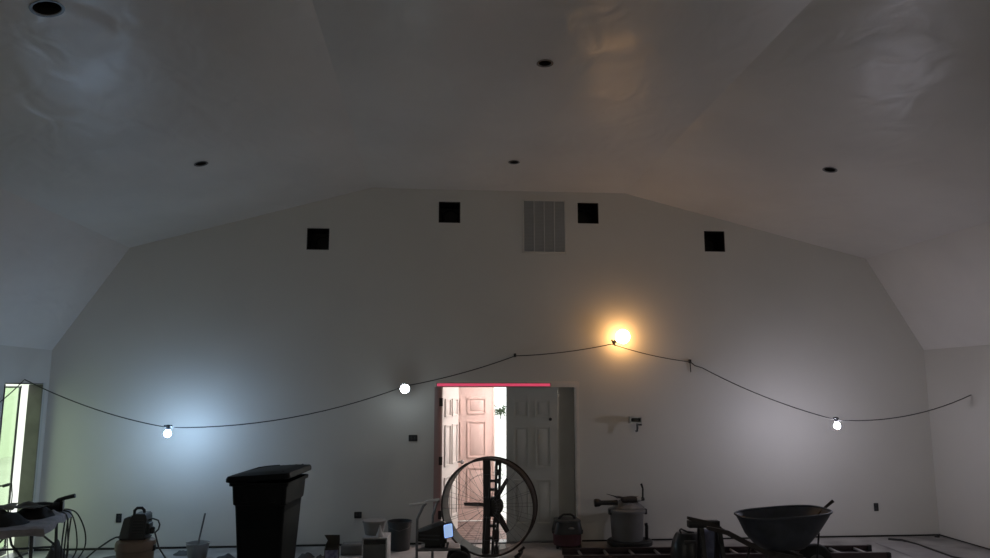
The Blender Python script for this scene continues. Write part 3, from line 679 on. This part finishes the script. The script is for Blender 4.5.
MB().ball((.02, -.160, .30), .04, (1.1, .35, .5)).build('badge', M_steel, t)
for sx in (-1, 1): MB().lathe([(.03, -.015), (.03, .015)], 14, c=(sx*.15, -.08, .03), rot=(0, PI/2, 0)).build('caster', M_rubber, t)

# ------------------------------------------------------------------ grey canister on its caster base
t = thing('canister', 'wide grey canister on a black caster base, tools piled on its lid', 'canister', (2.50, 9.66, 0), 0)
MB().lathe([(.195, .085), (.20, .10), (.216, .42), (.222, .43)], 36).build('drum', M_can, t)
MB().lathe([(.235, .425), (.24, .435), (.24, .465), (.225, .475), (.12, .485)], 36).build('lid', M_can, t)
MB().lathe([(.235, .02), (.255, .03), (.258, .075), (.24, .09), (.19, .09)], 36, c=(.03, 0, 0), sx=1.14).build('base', M_black, t)
for k in range(4):
    a = PI/4+k*PI/2
    MB().lathe([(.024, -.014), (.024, .014)], 14, c=(.22*math.cos(a), .22*math.sin(a), .024), rot=(0, PI/2, 0)).build('caster', M_rubber, t)
MB().tube([(.245, -.03, .07), (.25, -.03, .25), (.24, -.03, .29)], .022, 10).build('tool_post', M_black, t)
for sx in (-1, 1): MB().box((sx*.235, -.04, .44), (.035, .06, .07), bev=.008).build('latch', M_dgrey, t)
t = thing('hose_nozzle', 'black hose nozzle with a flared end, pointing left off the grey canister lid', 'nozzle', (2.33, 9.58, .525), 0)
MB().lathe([(.046, 0), (.052, .015), (.048, .06), (.030, .09), (.030, .24), (.036, .30)], 18, c=(-.27, 0, .035), rot=(0, PI/2, 0)).build('barrel', M_black, t)
o = heap(.20, .18, .10, 77).build('rag', M_clothg); o.location = (2.53, 9.66, .484); tag(o, 'grey rag bunched over the lid of the grey canister', 'rag')
t = thing('angle_tool', 'dark hand tool lying on the rag on top of the grey canister', 'hand tool', (2.58, 9.60, .565), .1)
MB().lathe([(.02, -.17), (.045, -.15), (.055, -.03), (.045, .05), (.03, .09), (.026, .14)], 16, c=(0, 0, .03), rot=(0, PI/2, .0), sx=.8).build('body', M_wood, t)
MB().lathe([(.028, .0), (.03, .05)], 14, c=(.03, -.035, .035), rot=(0, PI/2, 0)).build('bright_collar', M_alu, t)
t = thing('trowel', 'dark pointed trowel sticking out left from the pile on the grey canister', 'trowel', (2.33, 9.64, .60), .2)
MB().loft([[(-.10, -.005, .06), (-.10, .005, .06), (-.10, .005, .066), (-.10, -.005, .066)], [(.02, -.05, .02), (.02, .05, .02), (.02, .05, .034), (.02, -.05, .034)], [(.05, -.02, .0), (.05, .02, .0), (.05, .02, .03), (.05, -.02, .03)]]).build('blade', M_black, t)
MB().tube([(.05, 0, .02), (.16, 0, .0)], .014).build('handle', M_wood, t)
tag(MB().tube([(2.60, 9.62, .57), (2.70, 9.60, .61), (2.705, 9.6, .73), (2.685, 9.6, .79)], [.014, .014, .012, .016], 10).build('upright_rod', M_black), 'short black upright rod at the right side of the grey canister lid', 'rod')

# ------------------------------------------------------------------ ladder lying flat on the floor
t = thing('ladder', 'long dark red ladder lying flat on the floor below the end wall', 'ladder', (1.58, 9.27, 0), -.035)
LLN = 3.86
def chan(y, s, x0, x1):
    return MB().prism([(y-s*.012, .0), (y+s*.025, .0), (y+s*.025, .008), (y-s*.004, .008), (y-s*.004, .067), (y+s*.025, .067), (y+s*.025, .075), (y-s*.012, .075)], x0, x1, 'x')
chan(0, -1, 0, LLN).build('rail', M_rail, t); chan(-.42, 1, -.04, LLN-.02).build('rail', M_rail, t)
for k in range(12):
    MB().tube([(.2+k*.315, -.005, .038), (.2+k*.315, -.415, .038)], .016, 10).build('rung', M_alu, t)
for y in (0, -.42): MB().box((LLN+.0, y, .038), (.05, .045, .078), bev=.006).build('foot', M_rubber, t)

# ------------------------------------------------------------------ bag, blue cloth, sawhorse
bagm = MB()
bagm.loft([[(r*math.cos(a)*(1+.07*nz(math.cos(a), math.sin(a), 2, z*3)), r*.8*math.sin(a), z) for a in [k*2*PI/28 for k in range(28)]] for r, z in ((.17, 0), (.205, .05), (.21, .20), (.19, .34), (.15, .43), (.135, .455), (.10, .462))])
t = thing('work_bag', 'rounded dark bag on the floor left of the wheelbarrow handles', 'bag', (2.885, 8.45, 0)); t.scale = (.95, .95, .86)
bagm.build('body', M_bag, t)
MB().tube([(-.09, -.05, .44), (-.115, -.06, .50), (-.10, -.06, .515), (-.02, -.05, .475), (.06, -.05, .46)], .012, 8).build('strap', M_bag, t)
MB().box((-.02, -.135, .36), (.15, .03, .05), rot=(.25, 0, 0), bev=.012).build('top_pocket', M_dgrey, t)
def jk(u, v):
    x = -.075+.22*u+.03*math.sin(3*v); z = .46*v+.0
    return (x, -.03-.10*(1-v)+.03*nz(u*2, v*2, 2.5, 5), z*(1-.12*u)+.004)
o = cloth(jk, 14, 18, .012).build('blue_jacket', M_denim); o.location = (3.04, 8.30, 0)
tag(o, 'blue grey cloth jacket hanging over behind the black sawhorse post', 'jacket')
t = thing('sawhorse', 'black sawhorse standing at the grips of the wheelbarrow', 'sawhorse', (2.93, 8.0, 0))
MB().box((-.02, 0, .565), (.34, .09, .07), bev=.006).build('top_beam', M_black, t)
for x, y in ((-.062, -.14), (.155, -.14), (-.062, .14), (.155, .14)):
    MB().loft([[(x-.02, y-.02, 0), (x+.025, y-.02, 0), (x+.025, y+.02, 0), (x-.02, y+.02, 0)], [(x*.9-.02, y*.15-.02, .54), (x*.9+.025, y*.15-.02, .54), (x*.9+.025, y*.15+.02, .54), (x*.9-.02, y*.15+.02, .54)]]).build('leg', M_black, t)
MB().box((.04, -.095, .12), (.20, .02, .03)).build('cross_bar', M_black, t)

# ------------------------------------------------------------------ wheelbarrow
t = thing('wheelbarrow', 'dark steel wheelbarrow with a deep tub, handles to the left', 'wheelbarrow', (3.66, 7.7, 0))
def tubring(x0, x1, w0, w1, z0, z1, n=48):
    out = []
    for k in range(n):
        a = k*2*PI/n; c, s = math.cos(a), math.sin(a)
        e = 2/2.9
        u = math.copysign(abs(c)**e, c); v = math.copysign(abs(s)**e, s)
        x = (x0+x1)/2+(x1-x0)/2*u; f_ = (u+1)/2
        out.append((x, (w0+(w1-w0)*f_)/2*v, z0+(z1-z0)*f_+.012*(1-abs(u))*0))
    return out
b = MB()
O = [tubring(-.478, .475, .60, .66, .685, .745), tubring(-.468, .465, .585, .65, .675, .735), tubring(-.445, .43, .57, .62, .63, .68), tubring(-.385, .33, .52, .54, .50, .54), tubring(-.30, .22, .46, .47, .405, .425), tubring(-.26, .18, .40, .40, .375, .385)]
I = [tubring(-.255, .17, .38, .38, .395, .405), tubring(-.375, .315, .505, .525, .51, .55), tubring(-.455, .45, .57, .62, .668, .728), tubring(-.478, .475, .60, .66, .693, .753)]
b.loft([O[0]]+O[1:]+I+[O[0]][:0], cap0=False, cap1=False)
# close the rolled rim
n0 = len(O[0]); vs_ = list(b.bm.verts)
first, last = vs_[:n0], vs_[-n0:]
for i in range(n0): b.bm.faces.new((last[i], last[(i+1) % n0], first[(i+1) % n0], first[i]))
bi = vs_[(len(O)-1)*n0:len(O)*n0]
b.build('tub', M_tub, t)
MB().tube([(x, y, z+.004) for x, y, z in tubring(-.478, .475, .60, .66, .689, .749)], .011, 8, closed=True).build('rolled_rim', M_tub, t)
for s in (-1, 1):
    b = MB()
    pts = [(-.93, s*.285, .632), (-.70, s*.27, .575), (-.30, s*.21, .385-.02), (.44, s*.075, .205)]
    def bar(p, w, h): return [(p[0], p[1]-w, p[2]-h), (p[0], p[1]+w, p[2]-h), (p[0], p[1]+w, p[2]+h), (p[0], p[1]-w, p[2]+h)]
    b.loft([bar(pts[0], .014, .014), bar((-.905, s*.283, .626), .018, .018), bar(pts[1], .020, .024), bar(pts[2], .02, .026), bar(pts[3], .018, .022)])
    b.build('handle', M_wood, t)
    MB().tube([(-.28, s*.20, .35), (-.385, s*.215, .02), (-.36, s*.215, .012), (-.26, s*.205, .012)], .014, 10).build('leg', M_black, t)
    MB().tube([(.29, s*.10, .235), (.30, s*.16, .54)], .010, 8).build('front_brace', M_black, t)
MB().tube([(-.385, -.215, .10), (-.385, .215, .10)], .011).build('leg_brace', M_black, t)
MB().box((-.20, 0, .355), (.05, .46, .028)).build('cross_member', M_wood, t); MB().box((.10, 0, .30), (.05, .30, .05)).build('cross_member', M_wood, t)
MB().lathe([(.10, -.045), (.165, -.05), (.19, -.035), (.202, 0), (.19, .035), (.165, .05), (.10, .045)], 36, c=(.325, 0, .203), rot=(PI/2, 0, 0), cap0=False, cap1=False).build('tire', M_rubber, t)
MB().lathe([(.03, -.05), (.05, -.02), (.11, -.03), (.11, .03), (.05, .02), (.03, .05)], 28, c=(.325, 0, .203), rot=(PI/2, 0, 0)).build('wheel_hub', M_steel, t)
MB().tube([(.325, -.10, .203), (.325, .10, .203)], .01).build('axle', M_steel, t)
t = thing('shovel', 'shovel lying in the wheelbarrow tub, its handle end sticking out at right', 'shovel', (3.66, 7.7, 0))
MB().tube([(-.02, -.04, .475), (.35, .03, .64), (.50, .06, .755), (.60, .07, .822)], [.014, .014, .014, .018], 10).build('handle', M_wood, t)
MB().loft([[(-.26, -.10, .415), (-.26, .05, .415), (-.26, .05, .422), (-.26, -.10, .422)], [(-.06, -.13, .425), (-.06, .06, .425), (-.06, .06, .432), (-.06, -.13, .432)], [(.02, -.06, .47), (.02, .0, .47), (.02, .0, .48), (.02, -.06, .48)]]).build('blade', M_steel, t)

# ------------------------------------------------------------------ right side floor
o = cloth(lambda u, v: (5.75+.48*u+.05*v, 8.6+1.0*v, .004+.006*max(0, nz(u, v, 3, 8))), 10, 14, .002).build('floor_paper', M_sheet)
tag(o, 'pale paper sheet lying on the floor near the right corner', 'paper')
tag(MB().tube([(6.10, 9.78, .012), (6.24, 9.70, .012), (6.27, 9.4, .012), (6.24, 9.05, .014), (6.22, 8.70, .012), (6.35, 8.3, .012)], .014, 8).build('floor_cable', M_cord), 'black cable snaking over the floor near the right corner', 'cable')
tag(MB().lathe([(.03, 0), (.034, .01), (.02, .03), (.012, .04)], 14, c=(6.88, 9.90, 0)).build('floor_plug', M_black), 'tiny black cap on the floor in the right corner', 'cap')
